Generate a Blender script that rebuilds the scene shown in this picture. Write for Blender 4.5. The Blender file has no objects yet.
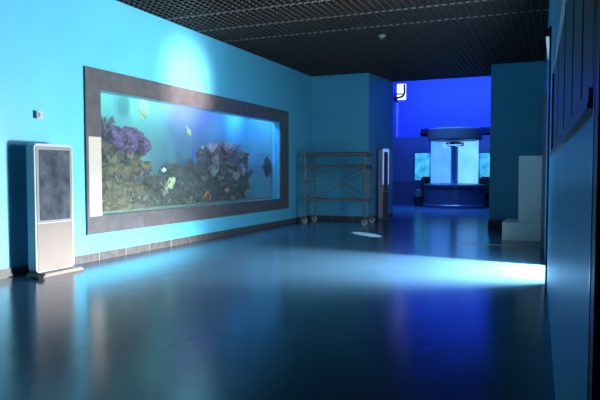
import bpy, bmesh, math, random
from mathutils import Vector, Matrix, noise
random.seed(7)
S = bpy.context.scene
COL = S.collection

# ------------------------------------------------------------------ camera
H = 1.35                                   # eye height
YAW = math.atan(257/600.65)                # camera looks left of the long axis of the hall
PITCH = math.atan(28/600)
cd = bpy.data.cameras.new('camera'); cam = bpy.data.objects.new('camera', cd); COL.objects.link(cam)
cd.sensor_width = 36; cd.lens = 36.0; cd.clip_start = 0.02; cd.clip_end = 200
cam.location = (0, 0, H)
cam.rotation_euler = (math.pi/2 - PITCH, 0, YAW)
S.camera = cam
# ------------------------------------------------------------------ world, exposure
w = bpy.data.worlds.new('world'); S.world = w; w.use_nodes = True
w.node_tree.nodes['Background'].inputs[0].default_value = (0.75, 0.88, 1, 1)
w.node_tree.nodes['Background'].inputs[1].default_value = 2.2
S.view_settings.view_transform = 'Standard'
S.view_settings.look = 'None'
S.view_settings.gamma = 1
S.view_settings.use_curve_mapping = False
S.view_settings.exposure = 0.0

# ------------------------------------------------------------------ lights
def aim(o, target):
    d = Vector(target) - o.location
    o.rotation_euler = d.to_track_quat('-Z', 'Y').to_euler()
def spot(name, loc, target, power, angle, blend, size, color):
    l = bpy.data.lights.new(name, 'SPOT'); l.energy = power; l.spot_size = math.radians(angle)
    l.spot_blend = blend; l.shadow_soft_size = size; l.color = color
    o = bpy.data.objects.new(name, l); o.location = loc; COL.objects.link(o); aim(o, target); return o
def area(name, loc, target, power, sx, sy, color, spread=180):
    l = bpy.data.lights.new(name, 'AREA'); l.shape = 'RECTANGLE'; l.size = sx; l.size_y = sy
    l.energy = power; l.color = color; l.spread = math.radians(spread)
    o = bpy.data.objects.new(name, l); o.location = loc; COL.objects.link(o)
    if target: aim(o, target)      # no target: faces straight down, size x along X
    return o
# lamps outside the right wall's doorway: low daylight, then added effect lamps
spot('doorway_daylight', (1.30, 9.12, 0.75), (-6.4, 6.6, 2.2), 3500, 100, 1.0, 0.28, (1, 0.97, 0.93))
spot('doorway_low_daylight', (1.30, 9.10, 0.85), (-0.35, 8.75, 0.0), 14000, 62, 0.8, 0.08, (0.95, 0.98, 1))
spot('added_streak_spot', (1.30, 8.65, 0.9), (-6.44, 9.65, 3.0), 15000, 14, 1.0, 0.25, (1, 0.75, 0.68))  # added spot that imitates a glossy streak on the left wall
area('added_doorway_fill', (0.30, 8.55, 1.5), (-6.4, 9.4, 1.9), 330, 1.4, 2.7, (0.60, 0.86, 1))  # area lamp added at the opening to brighten the left wall
spot('added_glint_spot', (1.3, 7.4, 2.6), (-3.75, 12.45, 0), 42000, 3.2, 0.3, 0.02, (1, 0.95, 0.85))  # added narrow spot that draws a sliver of light on the floor
# blue lamps of the far hall
area('blue_wash_lamp', (-3.5, 21.2, 5.3), (-3.5, 25.6, 4.5), 300, 6, 0.5, (0.045, 0.10, 1.0), 110)
area('blue_floor_lamp', (-4.0, 21.6, 5.3), None, 300, 4, 1.0, (0.08, 0.26, 1.0), 90)
# lamps over the water of the wall aquarium
area('tank_lamp_green', (-6.95, 9.0, 2.95), None, 36, 0.3, 2.6, (0.35, 1.0, 0.85))
area('tank_lamp_violet', (-6.95, 11.2, 2.95), None, 42, 0.3, 1.6, (0.48, 0.28, 1.0))
area('tank_lamp_blue', (-6.95, 13.1, 2.95), None, 60, 0.3, 0.9, (0.12, 0.4, 1.0))

# ------------------------------------------------------------------ helpers
RV = Vector((math.cos(YAW), math.sin(YAW), 0)); FV = Vector((-math.sin(YAW)*math.cos(PITCH), math.cos(YAW)*math.cos(PITCH), -math.sin(PITCH)))
UV = RV.cross(FV)
def ray(u, v): return RV*((u-300)/600) + FV + UV*((200-v)/600)
def at_x(u, v, x): d = ray(u, v); return Vector((0, 0, H)) + d*(x/d.x)
def at_y(u, v, y): d = ray(u, v); return Vector((0, 0, H)) + d*(y/d.y)

def mat(name, col, rough=0.5, metal=0.0, spec=0.5, var=None, scale=5.0, bump=0.0, bscale=40.0, emit=None, estr=0.0, coat=0.0, detail=3.0):
    m = bpy.data.materials.new(name); m.use_nodes = True; nt = m.node_tree; b = nt.nodes['Principled BSDF']
    b.inputs['Base Color'].default_value = (*col, 1); b.inputs['Roughness'].default_value = rough
    b.inputs['Metallic'].default_value = metal; b.inputs['Specular IOR Level'].default_value = spec
    b.inputs['Coat Weight'].default_value = coat; b.inputs['Coat Roughness'].default_value = 0.08
    tc = nt.nodes.new('ShaderNodeTexCoord')
    if var:
        n = nt.nodes.new('ShaderNodeTexNoise'); n.inputs['Scale'].default_value = scale; n.inputs['Detail'].default_value = detail
        r = nt.nodes.new('ShaderNodeValToRGB'); r.color_ramp.elements[0].position = 0.35; r.color_ramp.elements[1].position = 0.65
        r.color_ramp.elements[0].color = (*col, 1); r.color_ramp.elements[1].color = (*var, 1)
        nt.links.new(tc.outputs['Object'], n.inputs['Vector']); nt.links.new(n.outputs['Fac'], r.inputs['Fac'])
        nt.links.new(r.outputs['Color'], b.inputs['Base Color'])
    if bump:
        n2 = nt.nodes.new('ShaderNodeTexNoise'); n2.inputs['Scale'].default_value = bscale; n2.inputs['Detail'].default_value = 2
        bp = nt.nodes.new('ShaderNodeBump'); bp.inputs['Strength'].default_value = bump; bp.inputs['Distance'].default_value = 0.02
        nt.links.new(tc.outputs['Object'], n2.inputs['Vector']); nt.links.new(n2.outputs['Fac'], bp.inputs['Height']); nt.links.new(bp.outputs['Normal'], b.inputs['Normal'])
    if emit:
        b.inputs['Emission Color'].default_value = (*emit, 1); b.inputs['Emission Strength'].default_value = estr
    return m
def glass(name, tint, gl=0.06, rough=0.02, haze=0.0):
    m = bpy.data.materials.new(name); m.use_nodes = True; nt = m.node_tree; nt.nodes.clear()
    o = nt.nodes.new('ShaderNodeOutputMaterial'); mx = nt.nodes.new('ShaderNodeMixShader')
    t = nt.nodes.new('ShaderNodeBsdfTransparent'); t.inputs[0].default_value = (*tint, 1)
    g = nt.nodes.new('ShaderNodeBsdfGlossy'); g.inputs['Roughness'].default_value = rough
    ge = nt.nodes.new('ShaderNodeNewGeometry'); dt = nt.nodes.new('ShaderNodeVectorMath'); dt.operation = 'DOT_PRODUCT'
    nt.links.new(ge.outputs['Normal'], dt.inputs[0]); nt.links.new(ge.outputs['Incoming'], dt.inputs[1])
    def mth(op, a, bb):
        q = nt.nodes.new('ShaderNodeMath'); q.operation = op
        for i, z in enumerate((a, bb)):
            if z is None: continue
            if isinstance(z, (int, float)): q.inputs[i].default_value = z
            else: nt.links.new(z, q.inputs[i])
        return q.outputs[0]
    f = mth('ADD', mth('MULTIPLY', mth('POWER', mth('SUBTRACT', 1.0, mth('ABSOLUTE', dt.outputs['Value'], None)), 5.0), 0.9), 0.03)
    nt.links.new(f, mx.inputs[0]); nt.links.new(t.outputs[0], mx.inputs[1]); nt.links.new(g.outputs[0], mx.inputs[2])
    out = mx.outputs[0]
    if haze:     # a film of dust and dried splashes on the pane
        d = nt.nodes.new('ShaderNodeBsdfDiffuse'); d.inputs[0].default_value = (0.5, 0.55, 0.55, 1); m2 = nt.nodes.new('ShaderNodeMixShader')
        n = nt.nodes.new('ShaderNodeTexNoise'); n.inputs['Scale'].default_value = 2.5; n.inputs['Detail'].default_value = 5
        q = nt.nodes.new('ShaderNodeMath'); q.operation = 'MULTIPLY'; q.inputs[1].default_value = haze*2; nt.links.new(n.outputs['Fac'], q.inputs[0])
        nt.links.new(q.outputs[0], m2.inputs[0]); nt.links.new(out, m2.inputs[1]); nt.links.new(d.outputs[0], m2.inputs[2]); out = m2.outputs[0]
    nt.links.new(out, o.inputs[0]); return m

class MB:
    def __init__(s): s.bm = bmesh.new(); s.mi = 0
    def _new(s, vs):
        for v in vs:
            for f in v.link_faces: f.material_index = s.mi
    def box(s, x0, x1, y0, y1, z0, z1):
        r = bmesh.ops.create_cube(s.bm, size=1)
        for v in r['verts']:
            v.co = Vector(((x0+x1)/2 + v.co.x*(x1-x0), (y0+y1)/2 + v.co.y*(y1-y0), (z0+z1)/2 + v.co.z*(z1-z0)))
        s._new(r['verts']); return s
    def bar(s, a, b, r=0.02, n=10, r2=None):
        a = Vector(a); b = Vector(b); d = b-a
        m = Matrix.Translation((a+b)/2) @ d.to_track_quat('Z', 'Y').to_matrix().to_4x4()
        q = bmesh.ops.create_cone(s.bm, segments=n, radius1=r, radius2=r if r2 is None else r2, depth=d.length, cap_ends=True, matrix=m)
        s._new(q['verts']); return s
    def sph(s, c, rx, ry, rz, u=16, v=10):
        q = bmesh.ops.create_uvsphere(s.bm, u_segments=u, v_segments=v, radius=1, matrix=Matrix.Translation(c) @ Matrix.Diagonal((rx, ry, rz, 1)))
        s._new(q['verts']); return s
    def lathe(s, prof, n=40, c=(0, 0), a0=0, a1=2*math.pi):
        full = abs(a1-a0) > 6.28; k = n if full else n+1; rings = []
        for r, z in prof:
            rings.append([s.bm.verts.new((c[0]+r*math.cos(a0+(a1-a0)*i/n), c[1]+r*math.sin(a0+(a1-a0)*i/n), z)) for i in range(k)])
        for A, B in zip(rings, rings[1:]):
            for i in range(n):
                j = (i+1) % k
                f = s.bm.faces.new((A[i], A[j], B[j], B[i])); f.material_index = s.mi
        return s
    def prism(s, pts, y0, y1, axis='y'):
        def P(a, b, t): return {'y': (a, t, b), 'x': (t, a, b), 'z': (a, b, t)}[axis]
        A = [s.bm.verts.new(P(a, b, y0)) for a, b in pts]; B = [s.bm.verts.new(P(a, b, y1)) for a, b in pts]
        n = len(pts); fs = [s.bm.faces.new(A), s.bm.faces.new(B[::-1])]
        for i in range(n): fs.append(s.bm.faces.new((A[i], B[i], B[(i+1) % n], A[(i+1) % n])))
        for f in fs: f.material_index = s.mi
        return s
    def build(s, name, mats, parent=None, bevel=0, smooth=False):
        bmesh.ops.recalc_face_normals(s.bm, faces=s.bm.faces)
        me = bpy.data.meshes.new(name); s.bm.to_mesh(me); s.bm.free()
        for m in (mats if isinstance(mats, (list, tuple)) else [mats]): me.materials.append(m)
        if smooth:
            for p in me.polygons: p.use_smooth = True
        o = bpy.data.objects.new(name, me); COL.objects.link(o)
        if parent: o.parent = parent
        if bevel:
            b = o.modifiers.new('bevel', 'BEVEL'); b.width = bevel; b.segments = 2; b.limit_method = 'ANGLE'
        return o
def rrect(a0, a1, b0, b1, r, n=6):
    pts = []
    for cx, cy, s0 in ((a1-r, b1-r, 0), (a0+r, b1-r, 90), (a0+r, b0+r, 180), (a1-r, b0+r, 270)):
        for i in range(n+1):
            t = math.radians(s0+90*i/n); pts.append((cx+r*math.cos(t), cy+r*math.sin(t)))
    return pts
def tag(o, label, cat, group=None, kind=None):
    o['label'] = label; o['category'] = cat
    if group: o['group'] = group
    if kind: o['kind'] = kind
    return o
def struct(o, label=None, cat=None):
    o['kind'] = 'structure'
    if label: o['label'] = label
    if cat: o['category'] = cat
    return o
def empty(name, loc, rz=0):
    o = bpy.data.objects.new(name, None); o.location = loc; o.rotation_euler = (0, 0, rz); o.empty_display_size = 0.1; COL.objects.link(o); return o
def copy_tree(o, parent=None):
    c = o.copy(); COL.objects.link(c); c.parent = parent
    for ch in list(o.children): copy_tree(ch, c)
    return c

# ------------------------------------------------------------------ materials
M = {}
M['teal'] = mat('teal_paint', (0.085, 0.42, 0.62), 0.38, var=(0.095, 0.45, 0.66), scale=1.3, bump=0.06, bscale=30, spec=0.5)
M['teal_dim'] = M['teal']
M['floor'] = mat('epoxy_floor', (0.032, 0.085, 0.145), 0.20, var=(0.04, 0.10, 0.165), scale=0.8, bump=0.10, bscale=2.5, spec=0.45)
M['tile'] = mat('grey_tile', (0.06, 0.055, 0.055), 0.35, var=(0.09, 0.085, 0.085), scale=9)
M['grout'] = mat('pale_grout', (0.3, 0.3, 0.29), 0.8)
M['grid'] = mat('dark_ceiling_grid', (0.027, 0.022, 0.020), 0.5)
M['black'] = mat('matt_black', (0.012, 0.012, 0.014), 0.7)
M['runner'] = mat('grey_runner', (0.22, 0.20, 0.18), 0.4)
M['band'] = mat('grey_stone_band', (0.07, 0.07, 0.078), 0.3, var=(0.095, 0.095, 0.105), scale=6)
M['pale'] = mat('pale_light_patch', (0.42, 0.39, 0.34), 0.5)  # pale colour standing for patches of light
M['white'] = mat('white_plastic', (0.36, 0.42, 0.48), 0.35)
M['beige'] = mat('beige_metal', (0.155, 0.125, 0.115), 0.4, var=(0.17, 0.14, 0.125), scale=2)
M['screen'] = mat('dark_screen', (0.03, 0.045, 0.06), 0.16, var=(0.10, 0.11, 0.13), scale=5, coat=0.6)
M['surround'] = mat('grey_surround', (0.16, 0.17, 0.19), 0.4)
M['silver'] = mat('silver_metal', (0.55, 0.56, 0.58), 0.28, metal=0.9)
M['steel'] = mat('scaffold_steel', (0.13, 0.15, 0.18), 0.5, metal=0.3, var=(0.25, 0.21, 0.18), scale=7)
M['deckwood'] = mat('grey_scaffold_board', (0.07, 0.075, 0.09), 0.7, var=(0.11, 0.10, 0.10), scale=6)
M['rubber'] = mat('pale_rubber', (0.42, 0.42, 0.42), 0.6)
M['dark'] = mat('dark_frame', (0.025, 0.035, 0.05), 0.45)
M['plinth'] = mat('grey_white_plinth', (0.90, 0.88, 0.86), 0.5, var=(0.82, 0.81, 0.80), scale=3)
M['bluepaint'] = mat('blue_hall_paint', (0.10, 0.22, 0.75), 0.5)
M['navy'] = mat('navy_base', (0.07, 0.10, 0.16), 0.3)
M['lid'] = mat('grey_blue_lid', (0.07, 0.10, 0.10), 0.55)
M['concrete'] = mat('pale_concrete', (0.6, 0.6, 0.57), 0.8, var=(0.5, 0.5, 0.48), scale=2)
M['glass'] = glass('clear_glass', (0.86, 0.97, 0.96), haze=0.055)
M['tankback'] = mat('tank_back_paint', (0.10, 0.29, 0.30), 0.8, var=(0.07, 0.20, 0.27), scale=1.6)
M['darkglass'] = mat('dark_glass', (0.04, 0.13, 0.19), 0.5, spec=0.4)

# ------------------------------------------------------------------ the room
XL = -6.44; YB = 15.9; YE = 17.8; ZC = 4.05; TOP = 4.6
def rx(y): return 0.12 - 0.027*y          # inner face of the right wall (it runs slightly askew)
m = MB(); m.box(XL-0.2, 0.3, -4, YE, -0.2, 0); m.box(0.3, 3.0, -4, 1.3, -0.2, 0); m.box(-10, 2, YE, 26.2, -0.2, 0)
struct(m.build('floor', M['floor']))
# left wall with the opening of the aquarium
OY0, OY1, OZ0, OZ1 = 7.26, 13.74, 0.68, 2.60
m = MB(); m.box(XL-0.2, XL, -4, OY0, 0, TOP); m.box(XL-0.2, XL, OY1, YB+0.0, 0, TOP)
m.box(XL-0.2, XL, OY0, OY1, 0, OZ0); m.box(XL-0.2, XL, OY0, OY1, OZ1, TOP)
struct(m.build('wall_left', M['teal']))
# back wall pieces: piers left and right of the passage
PX0, PX1 = -4.76, -1.57
m = MB(); m.prism([(XL-0.2, YB), (PX0, YB), (PX0+0.19, YE), (XL-0.2, YE)], 0, TOP, 'z'); struct(m.build('wall_back', M['teal']))
m = MB(); m.box(PX1, 0.3, YB, YE, 0, TOP); struct(m.build('wall_back_right', M['teal']))
# right wall, a doorway between y 7.75 and 11.5
DY0, DY1, DZ = 7.75, 9.35, 3.0
m = MB()
def wseg(y0, y1, z0, z1, t=0.28):
    m.prism([(rx(y0), y0), (rx(y0)+t, y0), (rx(y1)+t, y1), (rx(y1), y1)], z0, z1, 'z')
wseg(1.3, DY0, 0, TOP); wseg(DY1, YB, 0, TOP); wseg(DY0, DY1, DZ, TOP)
struct(m.build('wall_right', M['teal']))
m = MB(); m.box(-6.64, 3.2, -4.2, -4, 0, TOP); struct(m.build('wall_near', M['teal']))
m = MB(); m.box(3.0, 3.2, -4, 1.5, 0, TOP); m.box(0.38, 3.2, 1.3, 1.5, 0, TOP); struct(m.build('wall_side', M['teal']))
# ceiling: open cell grid under a black void
m = MB(); st = 0.125
y = -4.0
while y < YE:
    m.box(XL, 0.2 if y > 1.3 else 3.0, y, y+0.014, ZC, ZC+0.05); y += st
x = XL
while x < 3.0:
    m.box(x, x+0.014, -4, YE if x < 0.2 else 1.3, ZC, ZC+0.05); x += st
m.mi = 1
m.box(XL-0.2, 0.4, -4, YE, TOP, TOP+0.1); m.box(0.4, 3.2, -4.0, 1.5, TOP, TOP+0.1); m.box(XL, 0.3, YE-0.03, YE, ZC-0.0, TOP)
m.mi = 2
for yy in (8.95, 9.95, 10.92):
    x = XL+0.05
    while x < -0.1:
        m.box(x, x+0.075, yy, yy+0.022, ZC-0.006, ZC+0.01); x += 0.125
struct(m.build('ceiling', [M['grid'], M['black'], M['runner']]))
# baseboards
def baseboard(name, along, a0, a1, fixed, d, hgt=0.12, step=0.62):
    m = MB(); a = a0
    while a < a1-0.01:
        b = min(a+step, a1)
        m.mi = 0
        if along == 'y': m.box(fixed, fixed+d, a+0.008, b-0.008, 0, hgt)
        else: m.box(a+0.008, b-0.008, fixed, fixed+d, 0, hgt)
        m.mi = 1
        if along == 'y': m.box(fixed, fixed+d*0.7, b-0.008, b+0.008, 0, hgt-0.003)
        else: m.box(b-0.008, b+0.008, fixed, fixed+d*0.7, 0, hgt-0.003)
        a = b
    return struct(m.build(name, [M['tile'], M['grout']]))
baseboard('baseboard_left', 'y', 1.0, YB-0.02, XL, 0.018)
baseboard('baseboard_back', 'x', XL+0.02, PX0, YB, -0.018)
m = MB(); m.prism([(PX0, YB), (PX0+0.018, YB), (PX0+0.208, YE), (PX0+0.19, YE)], 0, 0.12, 'z'); struct(m.build('baseboard_passage', M['tile']))
m = MB(); m.box(-10, 2, 25.12, 25.2, 0, 0.98); struct(m.build('trim_3', mat('dark_wainscot', (0.07, 0.10, 0.15), 0.4)))
baseboard('baseboard_back_right', 'x', PX1, -0.35, YB, -0.018)
# door frame of the side doorway
m = MB()
m.box(rx(DY0)-0.020, rx(DY0)+0.30, DY0-0.10, DY0+0.02, 0, DZ+0.05)
m.box(rx(DY1)-0.02, rx(DY0)+0.30, DY0, DY1, DZ-0.05, DZ+0.05)
m.mi = 1
m.box(rx(11.45)-0.055, rx(11.45)+0.05, 11.35, 11.47, 0, 2.75)
m.mi = 0; m.box(rx(DY1)+0.012, rx(DY1)+0.28, DY1-0.03, DY1+0.04, 0, DZ+0.05)
struct(m.build('door_1', [M['dark'], mat('door_metal', (0.14, 0.14, 0.14), 0.5, metal=0.3)]), 'open side doorway with dark near jamb and silver far jamb', 'doorway')
m = MB(); m.box(-1.75, rx(11.6), 11.58, 11.65, 0, 0.004); struct(m.build('floor_light_strip', M['pale']))  # pale strip stands for a thin sliver of light on the floor
# outside ground beyond the doorway
m = MB(); m.box(0.3, 14, 1.6, 20, -0.25, -0.02); struct(m.build('ground', M['concrete']))

# ------------------------------------------------------------------ far blue hall
m = MB(); m.box(-10, 2, 25.9, 26.1, 2.8, 5.9)
wl = at_y(396, 101, 25.9); wr = at_y(407, 84, 25.9)
m.bm.free(); m = MB()
m.box(-10, wl.x, 25.9, 26.1, 2.7, 5.9); m.box(wr.x, 2, 25.9, 26.1, 2.7, 5.9)
m.box(wl.x, wr.x, 25.9, 26.1, 2.7, wl.z); m.box(wl.x, wr.x, 25.9, 26.1, wr.z+0.05, 5.9)
struct(m.build('wall_far', M['bluepaint']))
m = MB(); m.box(-10, 2, 25.2, 25.9, 0, 2.82); struct(m.build('wall_far_lower', mat('deep_blue_paint', (0.10, 0.19, 0.25), 0.45)))
m = MB(); m.box(-10.2, -10, YE, 26.1, 0, 5.9); m.box(-10, XL-0.2, YE-0.2, YE, 0, 5.9); m.box(2, 2.2, YE, 26.1, 0, 5.9); m.box(0.3, 2.2, YE-0.2, YE, 0, 5.9)
m.box(XL-0.2, 0.3, YE-0.2, YE, TOP+0.1, 5.9)
struct(m.build('wall_far_sides', M['bluepaint']))
m = MB(); m.box(-10, 2, YE-0.2, 26.1, 5.9, 6.0); struct(m.build('ceiling_far', M['black']))
m = MB(); m.box(wl.x, wr.x, 25.95, 25.98, wl.z, wr.z+0.05)
win = struct(m.build('window_1', glass('window_glass', (0.97, 0.98, 1))), 'small bright daylight window high on the blue far wall', 'window')
m = MB(); a, b, c, d = wl.x, wr.x, wl.z, wr.z+0.05
m.box(a, b, 25.86, 25.95, c, c+0.03); m.box(a, b, 25.86, 25.95, d-0.03, d); m.box(a, a+0.03, 25.86, 25.95, c, d); m.box(b-0.03, b, 25.86, 25.95, c, d)
f = m.build('window_frame', M['bluepaint'], win)
# black pipe bracket in front of the window, down pipe under it
P = lambda u, v, y=25.6: at_y(u, v, y)
m = MB()
pts = [P(404.5, 85), P(404.5, 93), P(402.5, 96.5), P(399, 97.5), P(393.5, 98)]
for p, q in zip(pts, pts[1:]): m.bar(p, q, 0.045)
for p in pts: m.sph(p, 0.045, 0.045, 0.045, 8, 6)
m.bar(P(394, 94), P(402.5, 94), 0.03)
m.bar(P(396.3, 98), P(396.3, 102), 0.06)
br = empty('pipe_bracket', P(396, 98)); k = m.build('bracket_arm', M['black']); k.parent = br; k.matrix_parent_inverse = Matrix.Translation(-Vector(br.location))
tag(br, 'black bent pipe bracket in front of the small bright window', 'bracket')
m = MB(); a = P(396.3, 102); b = P(396.3, 138, 25.6)
m.bar((a.x, 25.75, a.z), (a.x, 25.75, 2.82), 0.07, 16); m.bar((a.x, 25.75, 4.0), (a.x, 25.75, 4.07), 0.10, 16)
o = m.build('wall_pipe', mat('pale_blue_pipe', (0.55, 0.65, 0.8), 0.4), smooth=False); tag(o, 'pale vertical pipe below the black bracket on the blue wall', 'pipe')

# lit side tanks in the far lower wall
def far_tank(u0, u1, v0, v1, label):
    a = at_y(u0, v1, 25.2); b = at_y(u1, v0, 25.2)
    e = empty('wall_tank', ((a.x+b.x)/2, 25.2, a.z)); tag(e, label, 'aquarium')
    mm = bpy.data.materials.new('lit_tank_water'); mm.use_nodes = True; nt = mm.node_tree
    bs = nt.nodes['Principled BSDF']; n = nt.nodes.new('ShaderNodeTexNoise'); n.inputs['Scale'].default_value = 3.2; n.inputs['Detail'].default_value = 4
    r = nt.nodes.new('ShaderNodeValToRGB'); r.color_ramp.elements[0].position = 0.35; r.color_ramp.elements[0].color = (0.02, 0.25, 0.62, 1)
    r.color_ramp.elements[1].position = 0.65; r.color_ramp.elements[1].color = (0.08, 0.65, 0.85, 1)
    tc = nt.nodes.new('ShaderNodeTexCoord'); nt.links.new(tc.outputs['Object'], n.inputs['Vector']); nt.links.new(n.outputs['Fac'], r.inputs['Fac'])
    nt.links.new(r.outputs['Color'], bs.inputs['Emission Color']); bs.inputs['Emission Strength'].default_value = 1.0; bs.inputs['Base Color'].default_value = (0.02, 0.1, 0.2, 1)
    w2 = (b.x-a.x)/2; h = b.z-a.z
    m = MB(); m.box(-w2, w2, -0.03, 0.0, 0, h); m.build('lit_pane', mm, e)
    m = MB(); t = 0.05
    m.box(-w2-t, w2+t, -0.06, 0.0, -t, 0); m.box(-w2-t, w2+t, -0.06, 0, h, h+t); m.box(-w2-t, -w2, -0.06, 0, 0, h); m.box(w2, w2+t, -0.06, 0, 0, h)
    m.build('frame', M['navy'], e)
far_tank(415, 432, 153, 180, 'lit cyan wall tank left of the round tank, on the far wall')
far_tank(476, 494, 153, 178, 'lit cyan wall tank right of the round tank, by the right pier')

# round column tank
c = at_y(454, 200, 23.4)
rt = empty('column_tank', (c.x, 23.4, 0)); tag(rt, 'round glowing column tank on a navy drum base in the blue hall', 'aquarium')
m = MB(); m.lathe([(0, 0), (1.14, 0), (1.14, 0.12), (1.12, 0.14), (1.12, 0.80), (1.15, 0.82), (1.15, 0.88), (0, 0.88)], 48); m.build('base', M['navy'], rt)
m = MB(); m.lathe([(0.92, 0.88), (0.94, 0.88), (0.94, 2.60), (0.92, 2.60)], 48); m.build('glass_cylinder', glass('tank_glass', (0.80, 0.93, 1.0)), rt, smooth=True)
m = MB(); m.lathe([(0, 2.55), (0.97, 2.55), (1.0, 2.58), (1.0, 2.95), (0.93, 3.0), (0, 3.0)], 48); m.build('lid', M['lid'], rt)
m = MB(); m.bar((0, 0, 0.88), (0, 0, 2.5), 0.14, 20); m.build('inner_column', mat('blue_inner_column', (0.3, 0.55, 0.8), 0.4), rt)
m = MB(); m.lathe([(0.10, 2.30), (0.34, 2.34), (0.34, 2.46), (0.10, 2.5)], 32); m.build('filter_ring', M['lid'], rt)
def glow(name, c0, c1, s):
    mm = bpy.data.materials.new(name); mm.use_nodes = True; nt = mm.node_tree; bs = nt.nodes['Principled BSDF']
    tc = nt.nodes.new('ShaderNodeTexCoord'); n = nt.nodes.new('ShaderNodeTexNoise'); n.inputs['Scale'].default_value = 1.5
    r = nt.nodes.new('ShaderNodeValToRGB'); r.color_ramp.elements[0].position = 0.35; r.color_ramp.elements[1].position = 0.65
    r.color_ramp.elements[0].color = (*c0, 1); r.color_ramp.elements[1].color = (*c1, 1)
    nt.links.new(tc.outputs['Object'], n.inputs['Vector']); nt.links.new(n.outputs['Fac'], r.inputs['Fac']); nt.links.new(r.outputs['Color'], bs.inputs['Emission Color'])
    bs.inputs['Emission Strength'].default_value = s; bs.inputs['Base Color'].default_value = (*c0, 1); return mm
thc = math.atan2(23.4, c.x)   # direction away from the viewer
m = MB(); m.lathe([(0.88, 0.9), (0.88, 2.54)], 24, (0, 0), thc, thc+math.pi/2+0.25); m.build('added_glow_panel', glow('blue_added_glow', (0.09, 0.32, 0.85), (0.14, 0.42, 0.95), 1.1), rt, smooth=True)  # glowing panels added inside the tank so its water looks lit
m = MB(); m.lathe([(0.88, 0.9), (0.88, 2.54)], 24, (0, 0), thc-math.pi/2-0.25, thc); m.build('added_glow_panel', glow('cyan_added_glow', (0.17, 0.52, 0.92), (0.27, 0.68, 1.0), 1.15), rt, smooth=True)
# floodlights at both sides of the lid, on slim stands
def flood(u, v, label):
    p = at_y(u, v, 25.4)
    e = empty('flood_lamp', (p.x, 25.45, 2.82)); tag(e, label, 'lamp', None)
    m = MB(); m.bar((0, 0, 0), (0, 0, 0.10), 0.04); m.box(-0.12, 0.12, -0.05, 0.05, 0, 0.02); m.build('stand', M['black'], e)
    m = MB(); m.prism([(-0.14, 0.10), (0.12, 0.06), (0.16, 0.30), (-0.10, 0.34)], -0.22, 0.22, 'x'); m.build('lamp_head', M['black'], e, bevel=0.01)
flood(426, 133, 'small black flood lamp on the ledge, left of the round tank lid')
flood(485.5, 131, 'small black flood lamp on the ledge, right of the round tank lid')
# dark chairs beside the drum
def chair(loc, rz, label):
    e = empty('chair', loc, rz); tag(e, label, 'chair')
    m = MB(); m.prism(rrect(-0.24, 0.24, -0.24, 0.22, 0.08), 0.44, 0.50, 'z'); m.build('seat', M['black'], e)
    m = MB()
    pts = [(-0.22, 0.20, 0.52), (0.22, 0.20, 0.52), (0.20, 0.30, 0.98), (-0.20, 0.30, 0.98)]
    m.prism(rrect(-0.22, 0.22, 0.50, 1.16, 0.12), 0.20, 0.25, 'y'); m.build('backrest', M['black'], e)
    for sx in (-1, 1):
        for sy in (-1, 1):
            m = MB(); m.bar((sx*0.19, sy*0.17, 0.45), (sx*0.23, sy*0.22, 0), 0.016); m.build('leg', M['black'], e)
p = at_y(427.5, 190, 24.6); chair((p.x-0.0, 24.7, 0), 0.5, 'black chair half hidden behind the left side of the round tank')
p = at_y(482, 190, 24.6); chair((p.x, 24.7, 0), -0.4, 'black chair half hidden behind the right side of the round tank')
# small bin by the drum
p = at_y(418, 204, 23.9)
e = empty('pedal_bin', (p.x, 23.9, 0)); tag(e, 'small bin with pale body and dark lid left of the round tank base', 'bin')
m = MB(); m.lathe([(0, 0), (0.15, 0), (0.17, 0.36), (0, 0.36)], 24); m.build('body', M['black'], e)
m = MB(); m.lathe([(0.17, 0.36), (0.18, 0.38), (0.15, 0.62), (0.04, 0.68), (0, 0.68)], 24); m.build('lid', M['lid'], e)

# ------------------------------------------------------------------ wall aquarium
TX = -7.35
e = empty('wall_aquarium', (XL, 10.5, 0)); tag(e, 'long reef aquarium set in the turquoise wall behind a grey stone band', 'aquarium')
def child(m, name, mt, **k):
    o = m.build(name, mt, **k); o.parent = e; o.matrix_parent_inverse = Matrix.Translation(-Vector(e.location)); return o
BY0, BY1, BZ0, BZ1 = 6.94, 14.23, 0.41, 2.91
m = MB(); t = 0.035
m.box(XL, XL+t, BY0, BY1, OZ1, BZ1); m.box(XL, XL+t, BY0, BY1, BZ0, OZ0); m.box(XL, XL+t, OY1, BY1, OZ0, OZ1); m.box(XL, XL+t, BY0, OY0, 1.88, OZ1); m.box(XL, XL+t, BY0, BY0+0.05, OZ0, 1.88)
child(m, 'stone_band', M['band'])
m = MB(); m.box(XL, XL+t*0.9, BY0+0.05, OY0, OZ0, 1.88); child(m, 'pale_light_patch', M['pale'])['label'] = 'painted patch of light in the left band'  # paler box paints a patch of light onto the band
m = MB()
m.box(TX-0.05, TX, OY0-0.6, OY1+0.1, 0.3, 3.1)
m.box(TX, XL-0.2, OY1, OY1+0.05, 0.3, 3.1); m.box(TX, XL-0.2, OY0-0.6, OY0-0.55, 0.3, 3.1); m.box(TX, XL-0.2, OY0-0.6, OY1, 0.3, 0.5)
child(m, 'tank_shell', M['tankback'])
m = MB(); m.box(TX, XL-0.2, OY0-0.6, OY1, 3.05, 3.1); child(m, 'tank_cover', M['black'])
m = MB(); m.box(XL-0.12, XL-0.10, OY0, OY1, OZ0, OZ1); child(m, 'glass_pane', M['glass'])
m = MB(); m.box(TX+0.02, XL-0.22, OY0-0.5, OY1, 0.5, 0.72); child(m, 'gravel_bed', mat('gravel', (0.12, 0.12, 0.10), 0.9, var=(0.3, 0.27, 0.2), scale=30, bump=0.6, bscale=60))
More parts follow.
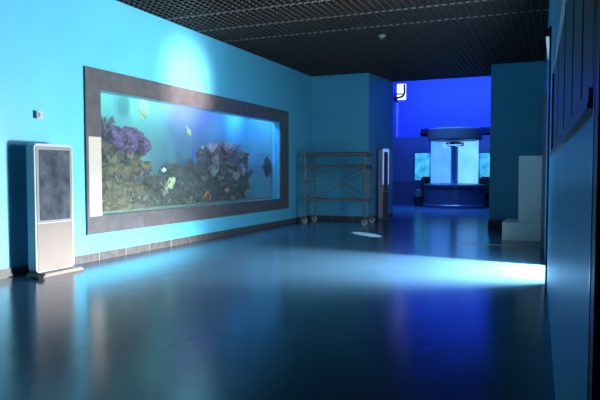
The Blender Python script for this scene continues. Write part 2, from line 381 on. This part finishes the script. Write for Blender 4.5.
# reef rocks, corals, fish
MR = [mat('reef_tan', (0.06, 0.04, 0.03), 0.9, var=(0.26, 0.16, 0.07), scale=9, bump=0.8, bscale=20),
      mat('reef_dark', (0.025, 0.03, 0.04), 0.9, var=(0.10, 0.09, 0.08), scale=8, bump=0.8, bscale=22),
      mat('reef_purple', (0.05, 0.02, 0.10), 0.9, var=(0.24, 0.10, 0.30), scale=10, bump=0.8, bscale=25),
      mat('reef_brown', (0.05, 0.03, 0.03), 0.9, var=(0.17, 0.11, 0.08), scale=8, bump=0.8, bscale=22)]
def lump(name, u, v, x, ry, rz, mt, seed, label, group=None, rxx=None, cat='rock', parent=None):
    p = at_x(u, v, x); bm = bmesh.new(); bmesh.ops.create_icosphere(bm, subdivisions=5, radius=1)
    so = Vector((seed*3.7, seed*1.3, seed*7.1)); rxx = rxx or min(ry, rz, 0.22)
    for q in bm.verts:
        n = q.co.normalized(); dd = 1 + 0.38*noise.noise(n*1.6+so) + 0.22*noise.noise(n*4+so) + 0.16*noise.noise(n*9+so) + 0.12*noise.noise(n*20+so)
        q.co = Vector((n.x*rxx, n.y*ry, n.z*rz))*dd
    me = bpy.data.meshes.new(name); bm.to_mesh(me); bm.free(); me.materials.append(mt)
    for f in me.polygons: f.use_smooth = True
    o = bpy.data.objects.new(name, me); o.location = p; COL.objects.link(o)
    if parent: o.parent = parent; o.location = p - parent.location
    else: tag(o, label, cat, group)
    return o
def reef(name, loc, label):
    e3 = empty(name, loc); tag(e3, label, 'reef'); return e3
GL = reef('reef_mound', (-6.95, 8.0, 0.72), 'tall mound of tan and brown reef rock at the left end of the aquarium')
k = 0
for (u, v, x, ry, rz, mi) in [(112, 205, -6.9, .45, .22, 0), (133, 208, -6.9, .45, .20, 3), (106, 190, -6.9, .35, .22, 0), (122, 190, -7.0, .4, .22, 0),
        (138, 195, -7.0, .35, .18, 3), (106, 172, -6.95, .3, .18, 0), (122, 170, -6.95, .5, .17, 0), (140, 168, -7.0, .28, .15, 0), (108, 150, -7.0, .3, .22, 3),
        (126, 156, -7.0, .38, .15, 3), (118, 181, -7.05, .4, .16, 3)]:
    k += 1; lump('rock', u, v, x, ry, rz, MR[mi], k, None, parent=GL)
GM = reef('reef_bank', (-7.0, 11, 0.72), 'low dark weedy reef bank filling the middle of the aquarium')
for (u, v, x, ry, rz, mi) in [(150, 203, -7.0, .4, .28, 1), (158, 186, -7.05, .35, .22, 1), (162, 205, -6.95, .35, .24, 1), (172, 195, -7.0, .4, .30, 1), (176, 176, -7.1, .28, .24, 1),
        (186, 190, -7.0, .4, .34, 1), (196, 196, -7.0, .45, .36, 1), (208, 190, -7.05, .5, .40, 1), (200, 172, -7.1, .4, .30, 1), (222, 188, -7.0, .5, .40, 1), (236, 186, -7.0, .45, .35, 1),
        (214, 168, -7.1, .5, .28, 1), (228, 166, -7.1, .5, .26, 1), (240, 172, -7.05, .4, .25, 1), (222, 152, -7.15, .45, .18, 3), (210, 156, -7.15, .4, .2, 3), (236, 158, -7.15, .4, .2, 3)]:
    k += 1; lump('rock', u, v, x, ry, rz, MR[mi], k, None, parent=GM)
for (u, v, ry, rz, lab) in [(113, 135, .26, .16, 'round purple coral head'), (128, 137, .30, .17, 'wide purple coral head'),
        (125, 148, .26, .10, 'low lilac coral head'), (142, 146, .18, .14, 'small violet coral head')]:
    k += 1; lump('coral_head', u, v, -6.85, ry, rz, MR[2], k, None, None, 0.15, parent=GL)['label'] = lab
def branching(u, v, x, h, col, label, n=14):
    p = at_x(u, v, x); e2 = MB(); rnd = random.Random(int(u*7+v))
    for i in range(n):
        a = rnd.uniform(0, 6.28); l = h*rnd.uniform(.5, 1); tip = Vector((math.cos(a)*h*.45, math.sin(a)*h*.6, l)); e2.bar((0, 0, 0), tip, 0.022, 6, 0.009)
        for j in range(3):
            b = tip*rnd.uniform(.4, .8); e2.bar(b, b+Vector((rnd.uniform(-.3, .3)*h, rnd.uniform(-.35, .35)*h, rnd.uniform(.15, .4)*h)), 0.012, 5, 0.006)
    o = e2.build('branching_coral', mat('coral_'+str(int(u)), col, 0.8)); g = GL if u < 150 else GM; o.parent = g; o.location = p - g.location; o['label'] = label
branching(106, 132, -6.85, .26, (.16, .15, .2), 'bushy dark branching coral at the top left corner of the left reef mound', 22)
branching(143, 206, -6.8, .2, (.35, .35, .22), 'low pale branching coral at the right foot of the left mound')
branching(164, 196, -6.8, .16, (.4, .38, .25), 'short pale branching coral left of the cream fish on the rocks')
branching(188, 205, -6.8, .2, (.35, .33, .25), 'pale branching coral between the cream fish and the orange fish')
branching(212, 152, -6.85, .2, (.55, .5, .45), 'white branching coral highest on the middle reef, its left one')
branching(229, 154, -6.85, .2, (.6, .52, .5), 'pinkish branching coral highest on the middle reef, its right one')
branching(214, 176, -6.8, .2, (.6, .55, .45), 'cream branching coral halfway down the middle reef, above the orange fish')
branching(236, 180, -6.8, .2, (.6, .4, .38), 'rosy branching coral low on the right side of the middle reef')
branching(246, 196, -6.8, .2, (.35, .3, .3), 'dull brown branching coral at the right foot of the middle reef')
def tufts(pts, cols, label, group):
    rnd = random.Random(5); protos = []
    for q, cc in enumerate(cols):
        e2 = MB()
        for i in range(12):
            a = rnd.uniform(0, 6.28); l = rnd.uniform(.05, .11); e2.bar((0, 0, 0), (math.cos(a)*.05, math.sin(a)*.07, l), 0.014, 5, 0.008)
            e2.sph((math.cos(a)*.05, math.sin(a)*.07, l), .016, .016, .016, 6, 4)
        protos.append((e2, mat('tuft_'+str(q), cc, 0.8)))
    protos = [b.build('coral_tuft', mm) for b, mm in protos]
    for i, (u, v, x) in enumerate(pts):
        o = protos[i] if i < len(protos) else protos[i % len(protos)].copy()
        if i >= len(protos): COL.objects.link(o)
        g = group; o.parent = g; o.location = at_x(u, v, x) - g.location; o.rotation_euler = (rnd.uniform(-.4, .4), 0, rnd.uniform(0, 6)); o.scale = (1, 1, rnd.uniform(.7, 1.3))
rr = random.Random(3)
tufts([(rr.uniform(104, 144), rr.uniform(150, 205), -6.78) for i in range(26)], [(.03, .03, .05), (.38, .30, .18), (.12, .05, .16)],
      'coral tuft', GL)
tufts([(rr.uniform(152, 198), rr.uniform(186, 208), -6.80) for i in range(18)]+[(rr.uniform(204, 246), rr.uniform(148, 202), -6.80) for i in range(34)],
      [(.30, .22, .22), (.10, .09, .14), (.45, .38, .34), (.28, .12, .22)], 'coral tuft', GM)
def fish(u, v, x, L, col, label, rz=math.pi/2, tilt=0, fat=0.42, parts=True):
    p = at_x(u, v, x); e2 = empty('fish', p, rz); e2.rotation_euler = (0, tilt, rz); tag(e2, label, 'fish')
    mt = mat('fish_skin_'+str(int(u)), col, 0.4); m = MB()
    prof = [(0.0, 0), (0.03, .3), (0.12, .7), (0.3, 1), (0.5, .95), (0.7, .62), (0.86, .28), (0.95, .2)]
    rings = []
    for s, r in prof:
        rings.append([m.bm.verts.new(((0.5-s)*L, math.cos(a)*r*L*.11, math.sin(a)*r*L*fat*.5)) for a in [i*math.pi/6 for i in range(12)]] if r else [m.bm.verts.new(((0.5-s)*L, 0, 0))])
    for A, B in zip(rings, rings[1:]):
        for i in range(12):
            j = (i+1) % 12
            if len(A) == 1: m.bm.faces.new((A[0], B[i], B[j]))
            else: m.bm.faces.new((A[i], A[j], B[j], B[i]))
    m.bm.faces.new(rings[-1]); m.build('body', mt, e2, smooth=True)
    m = MB(); m.prism([(-.43*L, .03*L), (-.62*L, .20*L), (-.56*L, 0), (-.62*L, -.20*L), (-.43*L, -.03*L)], -.008*L, .008*L); m.build('tail_fin', mt, e2)
    m = MB(); m.prism([(.25*L, fat*.46*L), (.02*L, fat*.5*L+.13*L), (-.3*L, fat*.42*L), (-.33*L, fat*.2*L), (0, fat*.40*L)], -.007*L, .007*L); m.build('dorsal_fin', mt, e2)
    m = MB(); m.prism([(.15*L, -fat*.46*L), (-.08*L, -fat*.5*L-.12*L), (-.3*L, -fat*.42*L), (-.3*L, -fat*.2*L), (0, -fat*.40*L)], -.007*L, .007*L); m.build('anal_fin', mt, e2)
fish(171, 183, -6.75, .34, (.85, .72, .40), 'cream yellow fish nosing down onto the dark rocks', tilt=-0.6)
fish(189, 132, -6.9, .22, (.75, .80, .35), 'small yellow fish alone in the open green water', tilt=0.9)
fish(194, 157, -6.9, .36, (.05, .15, .55), 'blue fish hanging upright in front of the green water', tilt=1.3, fat=.3)
fish(207, 197, -6.75, .28, (.95, .22, .08), 'bright orange fish at the foot of the middle reef', fat=.7)
fish(164, 170, -6.8, .16, (.8, .82, .8), 'tiny silver fish above the cream fish')
fish(203, 148, -6.9, .18, (.6, .7, .8), 'tiny pale blue fish left of the white coral')
fish(267, 167, -6.7, .46, (.02, .02, .05), 'black disc shaped fish at the bright blue right end', fat=.95)
fish(143, 108, -6.9, .36, (.38, .50, .36), 'pale round disc in fish form high in the water above the left mound', fat=.95)  # pale round disc, drawn with the fish shape
fish(227, 190, -6.75, .2, (.8, .3, .3), 'small reddish fish low before the middle reef')
fish(243, 170, -6.8, .22, (.45, .25, .5), 'small purple fish right of the middle reef')

# ------------------------------------------------------------------ info kiosks
def kiosk(name, loc, rz, wd, ht, label, lit=False):
    e = empty(name, loc, rz); tag(e, label, 'kiosk'); h2 = wd/2; th = 0.07     # faces local +x
    m = MB(); m.prism(rrect(-h2, h2, 0.045, ht, 0.06), -th, th*0.9, 'x'); m.build('body', M['white'] if not lit else mat('grey_violet_body', (0.42, 0.33, 0.36), 0.4), e, bevel=0.006)
    zs = ht*0.40
    m = MB(); m.prism(rrect(-h2+0.03, h2-0.03, 0.06, zs-0.008, 0.015), th*0.9, th*0.9+0.006, 'x'); m.build('lower_panel', M['beige'], e)
    m = MB(); m.prism(rrect(-h2+0.03, h2-0.03, zs, ht-0.035, 0.03), th*0.9, th*0.9+0.008, 'x'); m.build('screen_surround', M['surround'] if not lit else M['white'], e)
    m = MB(); m.prism(rrect(-h2+0.07, h2-0.07, zs+0.03, ht-0.08, 0.015), th*0.9+0.008, th*0.9+0.012, 'x')
    m.build('screen', mat('brownish_screen', (0.16, 0.13, 0.15), 0.4) if lit else M['screen'], e)
    if lit:
        m = MB(); f0 = th*0.9
        for a in ((-h2, -h2+0.055, ht*0.5, ht-0.03), (h2-0.055, h2, ht*0.5, ht-0.03), (-h2+0.02, h2-0.02, ht-0.09, ht-0.005)):
            m.box(f0+0.002, f0+0.014, *a)
        m.build('light_rim', glow('rim_light', (0.16, 0.34, 0.95), (0.3, 0.5, 1.0), 0.8), e)
    m = MB(); m.prism([(-h2-0.03, 0), (h2+0.03, 0), (h2+0.0, 0.03), (h2-0.02, 0.05), (-h2+0.02, 0.05), (-h2, 0.03)], -th-0.03, th+0.14, 'x'); m.build('base', M['beige'] if not lit else M['navy'], e, bevel=0.005)
    return e
kiosk('info_kiosk', (-6.19, 6.04, 0), 0, 0.67, 1.72, 'white rimmed information kiosk with dark screen, standing by the turquoise wall')
kiosk('info_kiosk', (-4.47, 16.4, 0), -0.22, 0.36, 2.0, 'slim kiosk with a glowing blue upper rim in the passage to the blue hall', True)
# loose cable cover on the floor by the kiosk
m = MB(); m.prism([(-0.2, 0), (0.2, 0), (0.16, 0.05), (-0.05, 0.03)], -0.03, 0.03, 'y')
o = m.build('floor_wedge', M['black']); o.location = (-6.02, 5.62, 0); o.rotation_euler = (0, 0, -0.5)
tag(o, 'small dark wedge lying at the left foot of the white kiosk', 'wedge')
# wall box
e = empty('wall_box', (XL, at_x(37, 115, XL).y, at_x(37, 115, XL).z)); tag(e, 'small white sensor box on the turquoise wall above the kiosk', 'sensor')
m = MB(); m.box(0, 0.055, -0.05, 0.05, -0.05, 0.05); m.build('housing', M['white'], e, bevel=0.004)
m = MB(); m.box(0.055, 0.058, -0.035, 0.005, -0.03, 0.03); m.build('cover', M['beige'], e)

# ------------------------------------------------------------------ scaffold
e = empty('scaffold', (-5.27, 14.90, 0), 0.03); tag(e, 'mobile tube scaffold with two decks parked against the back wall', 'scaffold')
Lx, Ly, Hs = 0.81, 0.38, 1.86
for sy in (-1, 1):
    for sx in (-1, 1):
        m = MB(); m.bar((sx*Lx, sy*Ly, 0.16), (sx*Lx, sy*Ly, Hs), 0.024, 12); m.bar((sx*Lx, sy*Ly, Hs-0.01), (sx*Lx, sy*Ly, Hs+0.06), 0.016); m.build('post', M['steel'], e)
        cst = MB(); cst.bar((sx*Lx, sy*Ly-0.025, 0.075), (sx*Lx, sy*Ly+0.025, 0.075), 0.075, 20); cc = cst.build('caster_wheel', M['rubber'], e)
        m = MB(); m.box(sx*Lx-0.03, sx*Lx+0.03, sy*Ly-0.045, sy*Ly-0.032, 0.06, 0.17); m.box(sx*Lx-0.03, sx*Lx+0.03, sy*Ly+0.032, sy*Ly+0.045, 0.06, 0.17); m.box(sx*Lx-0.03, sx*Lx+0.03, sy*Ly-0.045, sy*Ly+0.045, 0.155, 0.175)
        m.build('caster_fork', M['steel'], cc)
for sx in (-1, 1):
    m = MB()
    for z in (0.62, 1.10, 1.46, 1.76): m.bar((sx*Lx, -Ly, z), (sx*Lx, Ly, z), 0.018)
    m.bar((sx*Lx, -0.12, 0.62), (sx*Lx, -0.12, 1.46), 0.012); m.bar((sx*Lx, 0.12, 0.62), (sx*Lx, 0.12, 1.46), 0.012)
    m.build('end_ladder', M['steel'], e)
for sy in (-1, 1):
    for z in (0.62, 1.48, 1.80):
        m = MB(); m.bar((-Lx, sy*Ly, z), (Lx, sy*Ly, z), 0.024); m.build('rail', M['steel'], e)
    m = MB(); m.bar((-Lx, sy*Ly*1.05, 0.62), (Lx, sy*Ly*1.05, 1.46), 0.013); m.bar((-Lx, sy*Ly*1.09, 1.46), (Lx, sy*Ly*1.09, 0.62), 0.013); m.build('cross_brace', M['steel'], e)
for z in (1.50, 1.82):
    for q in range(1 if z > 1.6 else 2):
        y0 = -Ly+0.03+q*0.34
        m = MB(); m.box(-Lx-0.02, Lx+0.02, y0, y0+(0.32 if z < 1.6 else 0.30), z, z+0.035); m.build('deck_board', M['deckwood'], e, bevel=0.004)

# ------------------------------------------------------------------ plinths by the right wall
m = MB(); m.box(-0.98, -0.26, 12.45, 13.6, 0, 0.36)
o = m.build('low_plinth', M['plinth'], bevel=0.01); tag(o, 'low pale plinth on the floor by the right pier', 'plinth')
e = empty('tall_plinth', (-0.5, 12.95, 0.36)); tag(e, 'tall pale cabinet plinth standing on the low plinth', 'plinth')
m = MB(); m.box(-0.20, 0.25, -0.28, 0.30, 0.36, 1.31); m.build('body', mat('grey_box', (0.80, 0.78, 0.76), 0.5), e, bevel=0.008)
m = MB(); m.box(-0.195, 0.245, -0.275, 0.295, 0.0, 0.36)
for i in range(7): m.box(-0.18+i*0.06, -0.15+i*0.06, -0.285, -0.275, 0.04, 0.32)
m.build('ribbed_base', M['plinth'], e)
m = MB(); m.box(-1.50, -0.40, 14.9, 15.85, 0, 0.20); o = m.build('dark_step', M['tile'], bevel=0.01); tag(o, 'low dark tiled step at the foot of the right pier', 'step')

# ------------------------------------------------------------------ windows in the near right wall
ang = math.atan(0.027)
WY0, WY1, WZ0, WZ1 = 1.47, 5.7, 1.50, 2.22
e = empty('window_2', (rx(0), 0, 0), ang); struct(e, 'row of dark framed display windows in the turquoise right wall', 'window')
m = MB(); pr = 0.020
m.box(-pr, 0, WY0, WY1, WZ0, WZ0+0.035); m.box(-pr*1.2, 0, WY0-0.02, WY1+0.02, WZ0-0.012, WZ0)
m.box(-0.012, 0, WY0, WY0+0.30, WZ0, WZ1); m.box(-pr, 0, WY1-0.07, WY1, WZ0, WZ1)
for y in (1.95, 2.5, 3.3, 4.4): m.box(-0.007, 0, y, y+0.06, WZ0, WZ1)
m.build('window_frame', M['dark'], e)
m = MB(); m.box(-pr*1.1, 0, WY0, WY1, WZ1-0.03, WZ1); m.build('top_trim', M['silver'], e)
m = MB(); m.box(-0.004, -0.001, WY0, WY1, WZ0, WZ1-0.03); m.build('pane', M['darkglass'], e)
# dark end post of the near wall with a thin metal edge
m = MB(); m.box(rx(1.4)-0.012, 0.40, 1.28, 1.40, 0, ZC); m.mi = 1; m.box(rx(1.4)-0.014, rx(1.4)+0.0, 1.405, 1.43, 0, ZC)
struct(m.build('trim_1', [M['dark'], M['silver']]))
# ceiling sprinkler
p = at_x(382, 35, -3.2); tt = (ZC-H)/ray(382, 35).z; p = Vector((0, 0, H)) + ray(382, 35)*tt
e = empty('ceiling_sensor', (p.x, p.y, ZC)); tag(e, 'small grey round sensor hanging under the dark ceiling grid', 'sensor')
m = MB(); m.lathe([(0, -0.06), (0.05, -0.05), (0.075, -0.02), (0.075, 0.0), (0, 0)], 24); m.build('housing', M['runner'], e)
m = MB(); m.bar((0, 0, -0.09), (0, 0, -0.055), 0.02); m.build('nozzle', M['silver'], e)
